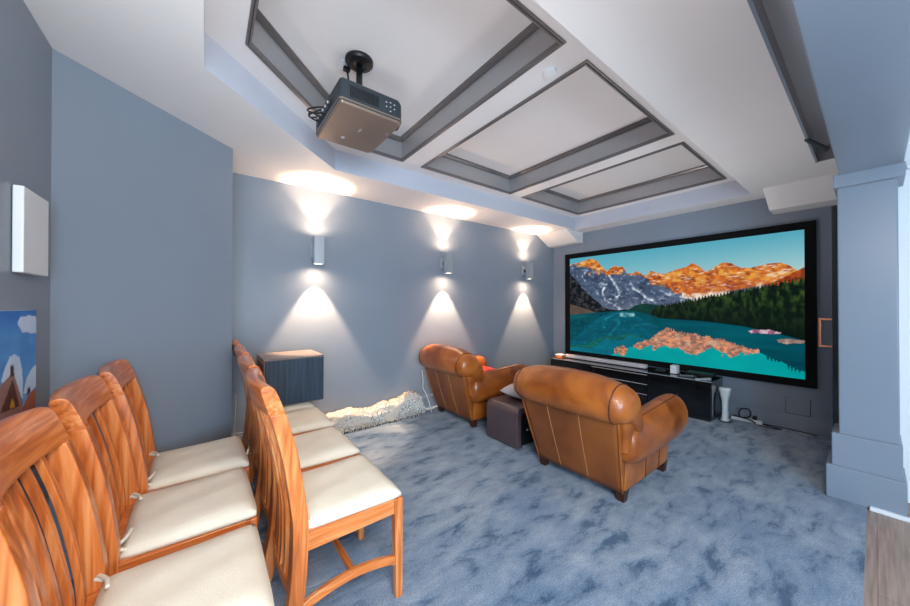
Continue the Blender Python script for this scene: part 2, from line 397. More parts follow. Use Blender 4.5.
# ---------------------------------------------------------------- picture painters
def pip(u, v, poly):
    inside = np.zeros(u.shape, bool); n = len(poly)
    for i in range(n):
        x0, y0 = poly[i-1]; x1, y1 = poly[i]
        if y0 == y1: continue
        c = ((y0 > v) != (y1 > v)) & (u < (x1-x0)*(v-y0)/(y1-y0)+x0); inside ^= c
    return inside
def interp(u, line):
    l = sorted(line); return np.interp(u, [p[0] for p in l], [p[1] for p in l])
rng = np.random.RandomState(3)
def vnoise(u, v, su, sv):
    g = rng.rand(256, 256); x = u*su; y = v*sv
    xi = np.floor(x).astype(int); yi = np.floor(y).astype(int); fx = x-xi; fy = y-yi
    fx = fx*fx*(3-2*fx); fy = fy*fy*(3-2*fy); G = lambda a, b: g[a % 256, b % 256]
    return (G(xi, yi)*(1-fx)+G(xi+1, yi)*fx)*(1-fy)+(G(xi, yi+1)*(1-fx)+G(xi+1, yi+1)*fx)*fy
def fbm(u, v, su, sv, o=4):
    r = 0; a = .5
    for i in range(o): r = r + a*vnoise(u, v, su*2**i, sv*2**i); a *= .5
    return r/(1-.5**o)
def rgb(*c): return np.array(c, float)
def mixc(a, b, t): return a*(1-t[..., None])+b*t[..., None]
def stroke(u, v, line, w, asp):
    d = np.full(u.shape, 9.)
    for (x0, y0), (x1, y1) in zip(line[:-1], line[1:]):
        dx, dy = (x1-x0)*asp, y1-y0; px, py = (u-x0)*asp, v-y0
        t = np.clip((px*dx+py*dy)/(dx*dx+dy*dy+1e-9), 0, 1); d = np.minimum(d, np.hypot(px-t*dx, py-t*dy))
    return np.clip(1.6-d/w, 0, 1)
def grid_picture(name, nu, nv, place, col, mat, parent):
    """a subdivided flat sheet carrying a painted picture as its colours"""
    u, v = np.meshgrid(np.linspace(0, 1, nu), np.linspace(0, 1, nv))
    rgbv = np.clip(col(u, v)/255., 0, 1); lin = np.where(rgbv <= .04045, rgbv/12.92, ((rgbv+.055)/1.055)**2.4)
    V = [place(a, b) for a, b in zip(u.ravel(), v.ravel())]
    F = [(j*nu+i, j*nu+i+1, (j+1)*nu+i+1, (j+1)*nu+i) for j in range(nv-1) for i in range(nu-1)]
    me = bpy.data.meshes.new(name); me.from_pydata(V, [], F); me.update(); me.materials.append(mat)
    at = me.color_attributes.new('Col', 'FLOAT_COLOR', 'POINT')
    buf = np.ones((nu*nv, 4), np.float32); buf[:, :3] = lin.reshape(-1, 3); at.data.foreach_set('color', buf.ravel())
    return link(bpy.data.objects.new(name, me), parent)

SKY = [(0.001,0.94),(0.069,0.946),(0.133,0.98),(0.169,0.961),(0.199,0.897),(0.237,0.825),(0.261,0.87),(0.293,0.873),(0.324,0.86),(0.346,0.794),(0.376,0.79),(0.397,0.81),(0.425,0.775),(0.445,0.765),(0.465,0.803),(0.488,0.782),(0.532,0.768),(0.575,0.798),(0.616,0.812),(0.642,0.842),(0.672,0.803),(0.694,0.76),(0.727,0.794),(0.756,0.828),(0.784,0.809),(0.811,0.78),(0.843,0.769),(0.883,0.78),(0.913,0.792),(0.934,0.794),(0.959,0.762),(0.981,0.73),(1.0,0.749)]
ORD = [(0.001,0.912),(0.058,0.903),(0.153,0.845),(0.223,0.81),(0.251,0.806),(0.279,0.787),(0.342,0.771),(0.376,0.774),(0.441,0.758),(0.472,0.673),(0.532,0.618),(0.574,0.581),(0.633,0.55),(0.755,0.586),(0.863,0.622),(0.912,0.642),(0.958,0.666),(1.0,0.684)]
BROWN = [(0.883,0.63),(0.912,0.654),(0.959,0.705),(0.981,0.73),(1.0,0.749),(1.0,.66),(.93,.63)]
FOR = [(0.46,0.423),(0.48,0.471),(0.517,0.497),(0.574,0.518),(0.633,0.544),(0.755,0.586),(0.863,0.622),(0.912,0.642),(0.958,0.666),(1.0,0.684)]
SHORE = [(0.0,0.389),(0.173,0.421),(0.279,0.436),(0.384,0.439),(0.46,0.408),(0.502,0.384),(0.574,0.378),(0.671,0.372),(0.755,0.357),(0.826,0.341),(0.887,0.315),(0.939,0.294),(1.0,0.261)]
DARK = [(0.001,0.84),(0.046,0.754),(0.101,0.644),(0.163,0.547),(0.213,0.472),(0.27,0.446),(0.35,0.445)]
SCREE = [(0,.506),(.079,.471),(.153,.429),(.183,.413),(.25,.41)]
HILL = [(.33,.42),(0.341,0.438),(0.384,0.489),(0.425,0.509),(0.464,0.504),(0.502,0.494),(.52,.49)]
REFL = [(0.375,0.127),(0.4,0.146),(0.46,0.189),(0.502,0.265),(0.531,0.294),(0.574,0.28),(0.627,0.258),(0.671,0.251),(0.695,0.25),(0.754,0.23),(0.794,0.205),(0.831,0.18),(0.872,0.182),(0.872,0.158),(0.81,0.133),(0.777,0.097),(0.754,0.116),(0.708,0.157),(0.683,0.133),(0.652,0.073),(0.64,0.084),(0.587,0.129),(0.531,0.146),(0.501,0.127),(0.479,0.101),(0.46,0.142),(0.424,0.105),(0.408,0.09),(0.387,0.107)]
REFL2 = [(0.278,0.079),(0.332,0.112),(0.345,0.06),(0.332,0.018),(0.283,0.023)]
TURQ = [(0.25,0.0),(0.358,0.101),(0.387,0.107),(0.424,0.113),(0.46,0.171),(0.6,.17),(0.872,0.17),(0.897,0.134),(0.921,0.116),(0.957,0.097),(0.979,0.064),(1,0.058),(1,0)]
CANOE = [(0.837,0.309),(0.862,0.32),(0.897,0.321),(0.935,0.308),(0.932,0.298),(0.887,0.294),(0.847,0.292)]
ROCKS = [(0.921,0.249),(0.953,0.265),(0.975,0.257),(1,0.258),(1,0.239),(0.958,0.232),(0.93,0.236)]
SNOW = [[(0.236,0.85),(0.251,0.782),(0.275,0.714),(0.297,0.648),(0.306,0.6),(0.283,0.552)], [(0.223,0.67),(0.208,0.621),(0.223,0.546),(0.27,0.489),(0.319,0.449)],
        [(0.363,0.706),(0.384,0.642),(0.409,0.61),(0.441,0.564),(0.472,0.541)], [(0.51,0.62),(0.546,0.589),(0.588,0.573),(0.641,0.551)]]
WRE = [[(0.212,0.257),(0.241,0.309),(0.292,0.329),(0.315,0.259),(0.301,0.226),(0.278,0.143),(0.26,0.026)], [(0.392,0.268),(0.383,0.236),(0.4,0.223)]]
def mountain(u, v):
    A = 1.755
    n1 = fbm(u, v, 24, 16, 4); n2 = fbm(u, v, 60, 40, 3); n3 = fbm(u, v, 9, 6, 3); jag = (fbm(u, v*0, 50, 1, 3)-.5)*.03
    sky = mixc(rgb(86, 166, 186)*np.ones(u.shape+(3,)), rgb(176, 206, 208), np.clip((.98-v)*3.6, 0, 1)*(.45+.55*u))
    out = sky
    rg = np.abs(fbm(u+.35*v, v-.2*u, 34, 30, 4)-.5)*2; rg2 = np.abs(fbm(u-.5*v, v, 60, 26, 4)-.5)*2
    rock = mixc(rgb(34, 46, 70)*np.ones(out.shape), rgb(110, 128, 156), np.clip(.15+n1*.8-rg*.5, 0, 1))
    rock = mixc(rock, rgb(206, 216, 230), np.clip((n2-.58)*5, 0, 1)*np.clip(1-rg*3, 0, 1)*.8)
    rock = mixc(rock, rgb(120, 124, 138), np.clip((.57-v)*7, 0, 1)*.6)
    for s in SNOW: rock = mixc(rock, rgb(220, 228, 238), stroke(u+.012*(n2-.5), v+.03*(n1-.5), s, .010, A)*np.clip(n2*2.2-.45, 0, 1))
    org = mixc(rgb(138, 62, 36)*np.ones(out.shape), rgb(222, 124, 48), np.clip(.95-rg*1.5+(n2-.5), 0, 1))
    org = mixc(org, rgb(238, 176, 76), np.clip((fbm(u, v, 44, 34, 4)-.5)*6, 0, 1)*np.clip(.4+n3, 0, 1)*.7)
    org = mixc(org, rgb(236, 222, 212), np.clip((fbm(u, v, 50, 80, 4)-.63)*12, 0, 1)*.7)
    org = mixc(org, rgb(176, 82, 56), np.clip((.71-v)*6, 0, 1)*.6*np.clip((u-.5)*6, 0, 1))
    org = mixc(org, rgb(120, 56, 40), np.clip((rg2-.45)*3, 0, 1)*.5)
    sk = interp(u, SKY)+jag*.35; od = interp(u, ORD)+(n1-.5)*.16*(u < .6)
    mtn = mixc(rock, org, np.clip((v-od)*60, 0, 1))
    foot = (v < interp(u, ORD)+.035+.03*(n2-.5)) & (u > .60); mtn[foot] = mixc(mtn, rgb(236, 216, 196), np.clip((n1-.4)*5, 0, 1))[foot]
    br = pip(u, v, BROWN); mtn[br] = mixc(rgb(120, 50, 26)*np.ones(out.shape), rgb(196, 88, 40), np.clip((n2-.3)*2.5, 0, 1))[br]
    m = v < sk; out[m] = mtn[m]
    dk = mixc(rgb(14, 20, 28)*np.ones(out.shape), rgb(58, 58, 62), np.clip((n2-.42)*4, 0, 1)); m = (v < interp(u, DARK)+(n1-.5)*.05) & (u < .35); out[m] = dk[m]
    sc = mixc(rgb(70, 60, 54)*np.ones(out.shape), rgb(112, 92, 80), n1); m = (v < interp(u, SCREE)) & (u < .25); out[m] = sc[m]
    m = (v < interp(u, HILL)) & (u > .33) & (u < .52); out[m] = (mixc(rgb(12, 46, 44)*np.ones(out.shape), rgb(24, 70, 60), n2))[m]
    tree = np.abs(((u*90+vnoise(u, v*0, 40, 1)*.8) % 1)-.5)*2
    ft = interp(u, FOR)-.03*tree*(.4+vnoise(u, v*0, 70, 1))+.012
    trees = mixc(rgb(10, 24, 18)*np.ones(out.shape), rgb(66, 92, 40), np.clip((fbm(u, v, 110, 26, 3)-.36)*2.6, 0, 1)*np.clip(.18+(v-.35)*2.6, 0, 1))
    m = (v < ft) & (u > .46); out[m] = trees[m]
    return out
def lake(u, v):
    A = 1.755; out = mountain(u, v)
    n1 = fbm(u, v, 24, 16, 4); n2 = fbm(u, v, 60, 40, 3); n3 = fbm(u, v, 9, 6, 3)
    tree = np.abs(((u*90+vnoise(u, v*0, 40, 1)*.8) % 1)-.5)*2
    # water
    deep = mixc(rgb(2, 62, 78)*np.ones(out.shape), rgb(2, 96, 108), np.clip(.2+fbm(u, v, 5, 30, 3)*.9-.3*u, 0, 1))
    wat = deep
    shl = interp(u, SHORE); vm = shl+(shl-v)*1.55+.01*(n2-.5)
    up = mountain(u+.004*(n1-.5), np.clip(vm, 0, 1))
    wat = mixc(deep, up*np.array([.25, .75, .8])+np.array([0, 24, 28]), np.clip(.42-.25*u, 0, 1)*np.clip(.55+n2*.8, 0, 1)*(u < .5))
    wat = mixc(wat, rgb(150, 196, 200), stroke(u, v, [(.315, .402), (.375, .404)], .016, A)*np.clip(n2*2-.3, 0, 1))
    du = (n2-.5)*.02
    m = pip(u, v, TURQ); wat[m] = mixc(rgb(0, 142, 146)*np.ones(out.shape), rgb(4, 166, 164), n3)[m]
    rf = mixc(rgb(128, 96, 88)*np.ones(out.shape), rgb(226, 150, 112), np.clip((fbm(u, v, 80, 70, 3)-.25)*2.1, 0, 1)); rf = mixc(rf, rgb(196, 186, 160), np.clip((n1-.62)*5, 0, 1)*.6)
    m = pip(u+du*.5, v+du*2.2+.012*(tree-.5)*(v > .12), REFL) | (pip(u+du, v+du*3, REFL2)); wat[m] = rf[m]
    spk = .155-.10*np.clip((u-.872)/.128, 0, 1)-.05*tree*vnoise(u, v*0, 50, 1)+0*v
    m = (u > .872) & (v > spk) & (v < .18); wat[m] = deep[m]*.9
    sh = interp(u, SHORE); m = v < sh; out[m] = wat[m]
    m = (np.abs(v-sh) < .006) & (u > .5); out[m] = out[m]*.6
    m = pip(u, v+du, CANOE); out[m] = mixc(rgb(140, 84, 112)*np.ones(out.shape), rgb(206, 188, 200), np.clip((fbm(u, v, 90, 60, 2)-.35)*3, 0, 1))[m]
    m = pip(u, v+du, ROCKS); out[m] = mixc(rgb(110, 80, 70)*np.ones(out.shape), rgb(214, 196, 186), n2)[m]
    return out

# ---------------------------------------------------------------- projection screen
sx0, sx1, sz0, sz1 = -3.213, -.360, .462, 2.150
ix0, ix1, iz0, iz1 = -3.133, -.441, .5385, 2.0725
scr = thing('projection_screen', 'huge wall-mounted projection screen showing orange mountains over a turquoise lake', 'screen', ((sx0+sx1)/2, YS, sz0))
cx = (sx0+sx1)/2
f = MB()
def fl(x, z): return (x-cx, z-sz0)
rings = []
for (a0, a1, b0, b1, y) in ((sx0, sx1, sz0, sz1, -.002), (sx0, sx1, sz0, sz1, -.035), (ix0, ix1, iz0, iz1, -.028), (ix0, ix1, iz0, iz1, -.010)):
    rings.append([(x-cx, y, z-sz0) for x, z in ((a0, b0), (a1, b0), (a1, b1), (a0, b1))])
f.loft(rings, cap=False); fo = f.out('frame', M['velvet'], scr); fo['label'] = 'black velvet border'
grid_picture('picture', 460, 260, lambda a, b: (ix0-.002+a*(ix1-ix0+.004)-cx, -.014, iz0-.002+b*(iz1-iz0+.004)-sz0), lake, M['picture'], scr)

# ---------------------------------------------------------------- painting on the back wall
PL = .36
def temple(u, v):
    d = (1-u)*PL*2.4; z = .66+v*.62      # d: distance from the right-hand edge as one faces it
    o = -.112
    S = lambda l: [(-(a-o), b) for a, b in l]
    n = fbm(u, v, 10, 8, 4)
    out = mixc(rgb(38, 112, 190)*np.ones(u.shape+(3,)), rgb(112, 172, 226), np.clip((1.3-z)*2.2+(n-.5)*.8, 0, 1))
    w = rgb(214, 226, 240)
    for c in ([(-0.274,1.234),(-0.248,1.258),(-0.171,1.262),(-0.117,1.254),(-0.112,1.191),(-0.238,1.205)], [(-0.384,1.047),(-0.354,1.095),(-0.331,1.127),(-0.298,1.133),(-0.254,1.113),(-0.231,1.06),(-0.224,0.957),(-0.321,1.019)],
              [(-0.224,0.974),(-0.197,1.028),(-0.157,1.052),(-0.11,1.068),(-0.11,0.986),(-0.176,0.972)], [(-.62, 1.0), (-.58, 1.1), (-.5, 1.14), (-.42, 1.08), (-.42, .95)]):
        m = pip(d+(n-.5)*.02, z+(n-.5)*.02, S(c)); out[m] = mixc(w*np.ones(out.shape), rgb(176, 204, 234), n)[m]
    m = z < .94-.02*np.sin(d*9); out[m] = mixc(rgb(92, 58, 50)*np.ones(out.shape), rgb(150, 96, 78), n)[m]
    for c, a, b in (([(-0.49,.9),(-0.384,1.039),(-0.322,1.058),(-0.305,1.068),(-0.284,1.04),(-0.224,0.94),(-0.233,0.90),(-0.49,0.88)], rgb(128, 88, 80), rgb(176, 140, 128)),
                    ([(-0.39,0.945),(-0.305,1.044),(-0.25,0.935)], rgb(70, 38, 34), rgb(100, 58, 46)), ([(-0.325,0.945),(-0.318,0.962),(-0.306,0.978),(-0.294,0.96),(-0.288,0.942)], rgb(176, 120, 30), rgb(214, 160, 50)),
                    ([(-0.325,1.055),(-0.319,1.102),(-0.309,1.084),(-0.301,1.099),(-0.292,1.05)], rgb(50, 36, 40), rgb(70, 50, 50)),
                    ([(-0.23,0.92),(-0.176,0.962),(-0.11,0.975),(-0.11,0.83),(-.23,.83)], rgb(140, 78, 56), rgb(178, 104, 76)), ([(-0.192,0.963),(-0.184,0.996),(-0.176,0.981),(-0.166,0.995),(-0.162,0.965)], rgb(50, 36, 40), rgb(70, 50, 50))):
        m = pip(d, z, S(c)); out[m] = mixc(a*np.ones(out.shape), b, n)[m]
    return out
pt = thing('painting', 'canvas painting of a brown temple roof under blue sky beside the diagonal wall', 'painting', (-2.02, YB, .66))
MB().box(0, PL*2.4, .0005, .031, 0, .62).out('canvas_edge', M['whiteplastic'], pt)
grid_picture('canvas', 200, 150, lambda a, b: ((1-a)*PL*2.4, .032, b*.62), temple, M['canvas'], pt)

wp = thing('wall_panel', 'square white flat panel on the wall above the temple painting', 'panel', (-2.03, YB, 1.42))
MB().box(-.118, .118, .002, .03, 0, .32).out('cover', M['whiteplastic'], wp, bevel=.004)
MB().box(-.11, .11, .0005, .006, .008, .312).out('backing', M['black'], wp)

ap = thing('access_panel', 'small flush square hatch in the wall below the right end of the screen', 'hatch', (-.497, YS, .168))
MB().box(-.086, .086, -.006, -.0005, 0, .165).out('panel', M['wall'], ap)
b = MB(); b.box(-.09, .09, -.004, -.0003, -.005, 0); b.box(.086, .092, -.004, -.0003, -.005, .165); b.box(-.091, -.088, -.004, -.0003, -.005, .165)
b.out('gap', M['projdark'], ap)

# ---------------------------------------------------------------- wall sconces
def make_sconce():
    t = thing('wall_sconce', 'x', 'wall lamp', (XS, .87, 1.702), 0, 'up and down lights on the left wall')
    MB().box(.001, .022, -.038, .038, .075, .21).out('wall_plate', M['alu'], t, bevel=.004)
    MB().box(.02, .10, -.014, .014, .115, .155).out('bracket', M['projdark'], t)
    b = MB(); x0, x1, y0, y1, w = .095, .170, -.045, .045, .004
    ring = lambda i, z: [(x0+i, y0+i, z), (x1-i, y0+i, z), (x1-i, y1-i, z), (x0+i, y1-i, z)]
    b.loft([ring(0, 0), ring(0, .268), ring(w, .268), ring(w, 0)], closed=True)
    b.out('lamp_housing', M['alu'], t)
    for z in (.004, .264):
        o = MB().disc((.1325, 0, z-.001), .034, .002, 24).out('lamp_lens', M['lampglow'], t)
        o['label'] = 'glowing warm lens'
    return t
s0 = make_sconce()
s0['label'] = 'square silver up-down wall lamp closest to the dining chairs, leftmost of three'
dup(s0, (XS, 2.46, 1.705), 'square silver up-down wall lamp in the middle of the three on the left wall')
dup(s0, (XS, 4.055, 1.71), 'square silver up-down wall lamp closest to the big screen, rightmost of three')

# smoke detector disc
sd = MB(); sd.disc((0, 0, -.016), .034, .016, 40, r2=.04)
o = tag(sd.out('ceiling_speaker', M['whiteplastic'], loc=(-1.143, 1.573, ZT)), 'small round white disc fitting on the ceiling between two coffers', 'ceiling fitting')

# ---------------------------------------------------------------- projector
pj = thing('projector', 'bronze and black video projector hanging upside down from the ceiling', 'projector', (-1.945, .735, 2.37))
hx, hy = .238, .186
pts = [(-hx, -hy+.012), (-hx+.012, -hy), (hx-.012, -hy), (hx, -hy+.012), (hx, hy-.02), (hx-.02, hy), (-hx+.02, hy), (-hx, hy-.02)]
sc = lambda f, g: [(x*f, y*g) for x, y in pts]
b = MB(); b.loft([[(*p, .012) for p in sc(1, 1)], [(*p, .12) for p in sc(1, 1)], [(*p, .14) for p in sc(.96, .95)]]); b.out('body', M['projdark'], pj, bevel=.004)
b = MB(); b.loft([[(*p, 0) for p in sc(.965, .955)], [(*p, .006) for p in sc(.99, .985)], [(*p, .03) for p in sc(1.008, 1.01)]]); b.out('bottom_cover', M['projbottom'], pj, bevel=.003)
g = MB(); 
for i in range(17): g.box(hx-.001, hx+.004, -.13+i*.0098, -.13+i*.0098+.0045, .045, .105)
g.out('vent_grille', M['black'], pj)
for (yy, zz) in ((.08, .095), (.105, .1), (.13, .095), (.08, .07), (.105, .075), (.13, .07), (.105, .05)): MB().box(hx-.001, hx+.0025, yy-.004, yy+.004, zz-.0025, zz+.0025).out('button', M['greyplastic'], pj)
for i in range(6): MB().box(-.19+i*.052, -.155+i*.052, -hy-.004, -hy+.002, .05, .075).out('socket', M['black'], pj)
for i in range(5): MB().disc((-.17+i*.05, -hy-.005, .098), .008, .006, 12, axis=1).out('jack', M['greyplastic'], pj)
ln = MB(); ln.disc((.12, hy-.01, .075), .055, .035, 32, axis=1, r2=.05); ln.out('lens_ring', M['black'], pj, smooth=False)
MB().disc((.12, hy+.02, .075), .042, .006, 32, axis=1).out('lens', M['lens'], pj)
for bx in ((-.135, -.112, -.06, -.04), (.0, .04, .002, .006), (.006, .045, .010, .0125), (.07, .10, .155, .158)):
    o = MB().box(*bx, -.0015, .001).out('marking', M['greyplastic'], pj); o['label'] = 'small pale maker mark'
MB().disc((-.045, .028, .135), .055, .02, 32).out('mount_collar', M['black'], pj)
MB().tube([(-.045, .028, .15), (-.045, .028, .47)], .019, 20).out('pole', M['black'], pj, smooth=True)
b = MB(); R = []
for r_, z_ in ((.001, .45), (.035, .452), (.05, .445), (.078, .455), (.086, .465), (.086, .48)): R.append([(-.045+r_*math.cos(a), .028+r_*math.sin(a), z_) for a in [2*math.pi*q/40 for q in range(40)]])
b.loft(R); b.out('ceiling_plate', M['black'], pj, smooth=False)
for pp in ([(-.16, -.19, .07), (-.20, -.22, .10), (-.27, -.21, .16), (-.22, -.13, .20), (-.14, -.08, .15)], [(-.11, -.19, .07), (-.17, -.23, .12), (-.25, -.22, .13), (-.29, -.16, .17), (-.2, -.1, .19), (-.10, -.06, .15)], [(-.05, -.19, .07), (-.12, -.23, .09), (-.21, -.24, .15), (-.22, -.16, .20), (-.12, -.08, .16)]):
    MB().tube(catmull(pp, 8), .0048, 8).out('signal_cable', M['cable'], pj, smooth=True)
MB().tube(catmull([(-.09, .0, .16), (-.11, -.01, .3), (-.125, -.015, .40), (-.135, -.02, .455)], 8), .006, 8).out('power_cable', M['cable'], pj, smooth=True)
so = thing('ceiling_socket', 'white socket plate on the ceiling beside the projector pole', 'socket', (-2.085, .715, ZP))
MB().box(-.045, .045, -.045, .045, -.008, 0).out('plate', M['whiteplastic'], so, bevel=.003)
MB().box(-.012, .014, -.02, .02, -.035, -.008).out('plug', M['cable'], so, bevel=.003)

# ---------------------------------------------------------------- armchairs
def superloft(prof, hw, n=7, steps=26, cen=None, fx=None):
    """profile (y,z) swept along x with rounded ends"""
    cen = cen or (sum(p[0] for p in prof)/len(prof), sum(p[1] for p in prof)/len(prof)); rings = []
    for i in range(steps+1):
        t = -math.pi/2+math.pi*i/steps; s = math.sin(t); x = hw*math.copysign(abs(s)**(2/n), s); q = max(abs(math.cos(t))**(2/n), .03)
        u = x/hw; ring = []
        for y, z in prof:
            p = (x, cen[0]+(y-cen[0])*q, cen[1]+(z-cen[1])*q)
            ring.append(fx(p, u) if fx else p)
        rings.append(ring)
    return rings
BACK = [(-.105, .56), (-.15, .565), (-.195, .60), (-.213, .67), (-.205, .75), (-.165, .815), (-.10, .85), (-.02, .845), (.05, .805), (.10, .72), (.13, .6), (.15, .5), (.165, .40), (.13, .34), (.07, .36), (.02, .44), (-.03, .52)]
def make_armchair():
    t = thing('armchair', 'x', 'armchair', (0, 0, 0), 0, 'tan leather armchairs facing the screen')
    b = MB(); b.loft([[(-.345, 0, .07), (.345, 0, .07), (.345, .70, .07), (-.345, .70, .07)], [(-.35, -.004, .2), (.35, -.004, .2), (.35, .73, .2), (-.35, .73, .2)], [(-.355, -.03, .36), (.355, -.03, .36), (.355, .70, .36), (-.355, .70, .36)]])
    b.out('base', M['leather'], t, bevel=.02, seg=3)
    # flat outside back, three panels with two stitched seams
    def bp(s, v):
        w = .335+.05*v; y = -.008-.165*v**1.1-.010*math.sin(math.pi*v); z = .068+.53*v
        return (s*w, y-.010*(1-s*s), z)
    nv, ns = 12, 18; rows = [[bp(-1+2*i/ns, j/nv) for i in range(ns+1)] for j in range(nv+1)]
    rings = [r + [(p[0]*.985, p[1]+.05+(.02), p[2]) for p in r[::-1]] for r in rows]
    b = MB(); b.loft(rings); b.out('outside_back', M['leather_back'], t, smooth=True)
    for s in (-.36, .30):
        MB().tube([(p[0], p[1]-.001, p[2]) for p in [bp(s, j/nv) for j in range(nv+1)]], .0024, 6).out('seam', M['seam'], t, smooth=True)
    for s in (-1, 1):
        MB().tube([bp(s*.995, j/nv) for j in range(nv+1)], .006, 6).out('piping', M['leather'], t, smooth=True)
    prof = [(p.x, p.y) for p in catmull([(a, c, 0) for a, c in BACK], 3, True)]
    def fx(p, u):
        k_ = max(0, (p[2]-.5)/.35)
        return (p[0]*(1-.05*(1-k_)), p[1]-.055*min(1, max(0, (p[2]-.35)/.3))+.012*u*u, p[2]-.055*u*u*k_)
    b = MB(); b.loft(superloft(prof, .462, 5, 34, (-.04, .68), fx)); back = b.out('back_cushion', M['leather'], t, smooth=True)
    for s in (-1, 1):   # welt round the end of the roll
        q = 1.0; x = .375*s; u = x/.462; q = .93
        pl = [fx((x, -.04+(y+.04)*q, .68+(z-.68)*q), u) for y, z in prof[:48]]
        MB().tube([(p[0], p[1], p[2]) for p in pl], .0038, 6, closed=False).out('welt', M['piping'], back, smooth=True)
    for s in (-1, 1):   # wing panel running down from the roll to the arm
        rings = []
        for z, y0, y1, x1 in ((.36, -.085, .13, .40), (.45, -.105, .13, .412), (.55, -.13, .115, .418), (.64, -.15, .09, .412), (.70, -.15, .05, .395)):
            rings.append([(s*.30, y0+.01, z), (s*(x1-.03), y0, z), (s*(x1-.008), y0+.012, z), (s*x1, y0+.045, z), (s*x1, y1-.03, z), (s*(x1-.02), y1, z), (s*.30, y1, z)])
        b = MB(); b.loft(rings); b.out('wing', M['leather'], t, bevel=.01, seg=3)
    # rolled arms
    for s in (-1, 1):
        rings = []; st = 22
        for i in range(st+1):
            tt = -math.pi/2+math.pi*i/st; y = .36+.42*math.copysign(abs(math.sin(tt))**(2/5), math.sin(tt)); q = max(abs(math.cos(tt))**(2/5), .03)
            v = (y-.02)/.75; cxx = s*(.362+.012*v); rx = (.098+.022*v)*q; rz = (.155+.015*v)*q; cz = .412+.048*v
            rings.append([(cxx+rx*math.cos(a)*(1.0), y, cz+rz*math.sin(a)-.02*q*(math.cos(a)*s < 0)*0) for a in [2*math.pi*j/24 for j in range(24)]])
        b = MB(); b.loft(rings); arm = b.out('arm', M['leather'], t, smooth=True)
        sm = []
        for i in range(12):
            v = .12+.8*i/11; y = .02+.75*v; a = math.pi/2-s*.35
            sm.append((s*(.362+.012*v)+(.099+.022*v)*math.cos(a), y,   .4125+.048*v+(.156+.015*v)*math.sin(a)))
        MB().tube(sm, .0025, 6).out('seam', M['piping'], arm, smooth=True)
    prof = [(p.x, p.y) for p in catmull([(.12, .34, 0), (.12, .44, 0), (.3, .475, 0), (.6, .475, 0), (.745, .44, 0), (.755, .38, 0), (.72, .345, 0), (.4, .335, 0)], 4, True)]
    b = MB(); b.loft(superloft(prof, .255, 8, 20)); b.out('seat_cushion', M['leather'], t, smooth=True)
    for s in (-1, 1):
        for y in (.30, .53):
            MB().tube([(s*.347, y, .085), (s*.3515, y, .2), (s*.356, y, .34)], .0025, 6).out('seam', M['piping'], t, smooth=True)
    for x in (-.31, .31):
        for y in (.03, .68):
            b = MB(); b.loft([[(x+dx*.024, y+dy*.024, 0) for dx, dy in ((-1, -1), (1, -1), (1, 1), (-1, 1))], [(x+dx*.034, y+dy*.034, .085) for dx, dy in ((-1, -1), (1, -1), (1, 1), (-1, 1))]])
            b.out('foot', M['darkwood'], t, bevel=.003)
    return t
A1 = make_armchair(); A1.location = (-1.345, 2.165, 0)
A1['label'] = 'tan leather club armchair nearest the camera, standing alone in the middle of the carpet'
A2 = dup(A1, (-2.935, 2.245, 0), 'tan leather club armchair against the left wall beside the rolled rug', rz=math.radians(-1.5))

def cushion(name, label, cat, loc, sx, sy, sz, rot, mat):
    V = []; F = []; n = 18
    for side in (1, -1):
        for j in range(n+1):
            for i in range(n+1):
                a = -1+2*i/n; b_ = -1+2*j/n; e = ((1-a**2)*(1-b_**2)); h_ = max(e, 0)**.42
                pin = 1-.10*(abs(a)**2*(1-abs(b_)**4)*0+abs(b_)**2*0)
                V.append((a*sx*(1-.07*(1-b_*b_)*0-.06*(1-abs(b_))*abs(a)**3), b_*sy*(1-.06*(1-abs(a))*abs(b_)**3), side*sz*h_))
    m = (n+1)**2
    for s in (0, 1):
        for j in range(n):
            for i in range(n):
                q = s*m+j*(n+1)+i; F.append((q, q+1, q+n+2, q+n+1))
    me = bpy.data.meshes.new(name); me.from_pydata(V, [], F); bm = bmesh.new(); bm.from_mesh(me); bmesh.ops.remove_doubles(bm, verts=bm.verts[:], dist=1e-4); bmesh.ops.recalc_face_normals(bm, faces=bm.faces[:]); bm.to_mesh(me); bm.free()
    for p in me.polygons: p.use_smooth = True
    me.materials.append(mat); o = link(bpy.data.objects.new(name, me)); o.location = loc; o.rotation_euler = rot
    return tag(o, label, cat)

# ottoman between them
ot = thing('ottoman', 'dark brown vinyl footstool standing between the two armchairs', 'footstool', (-2.14, 2.185, 0))
b = MB()
arc = lambda cy, cz, r, a0, a1, n=8: [(cy+r*math.cos(math.radians(a0+(a1-a0)*i/n)), cz+r*math.sin(math.radians(a0+(a1-a0)*i/n))) for i in range(n+1)]
outer = [(.012, .012)] + [(0, .03)] + arc(.06, .315, .06, 180, 90) + arc(.50, .315, .06, 90, 0) + [(.56, .03), (.548, .012)]
inner = [(.50, .012), (.50, .29), (.48, .315), (.08, .315), (.06, .29), (.06, .012)]
poly = outer+inner; n = len(poly)
b.add([(x, y, z) for x in (-.2, .2) for y, z in poly], [tuple(range(n)), tuple(range(n, 2*n))[::-1]]+[(i, (i+1) % n, (i+1) % n+n, i+n) for i in range(n)])
o = b.out('padded_shell', M['ottoman'], ot, bevel=.012, seg=3)
MB().box(-.178, .178, .055, .505, .02, .318).out('inner_box', M['black'], ot, bevel=.004)
MB().disc((.176, .16, .15), .009, .006, 16, axis=0).out('button', M['whiteplastic'], ot)
for x in (-.15, .15):
    for y in (.08, .48): MB().box(x-.02, x+.02, y-.02, y+.02, 0, .022).out('foot', M['black'], ot)
cushion('cushion', 'pale grey cushion lying on the brown footstool between the armchairs', 'cushion', (-2.12, 2.53, .445), .20, .19, .068, (0, math.radians(3), math.radians(14)), M['pillow'])
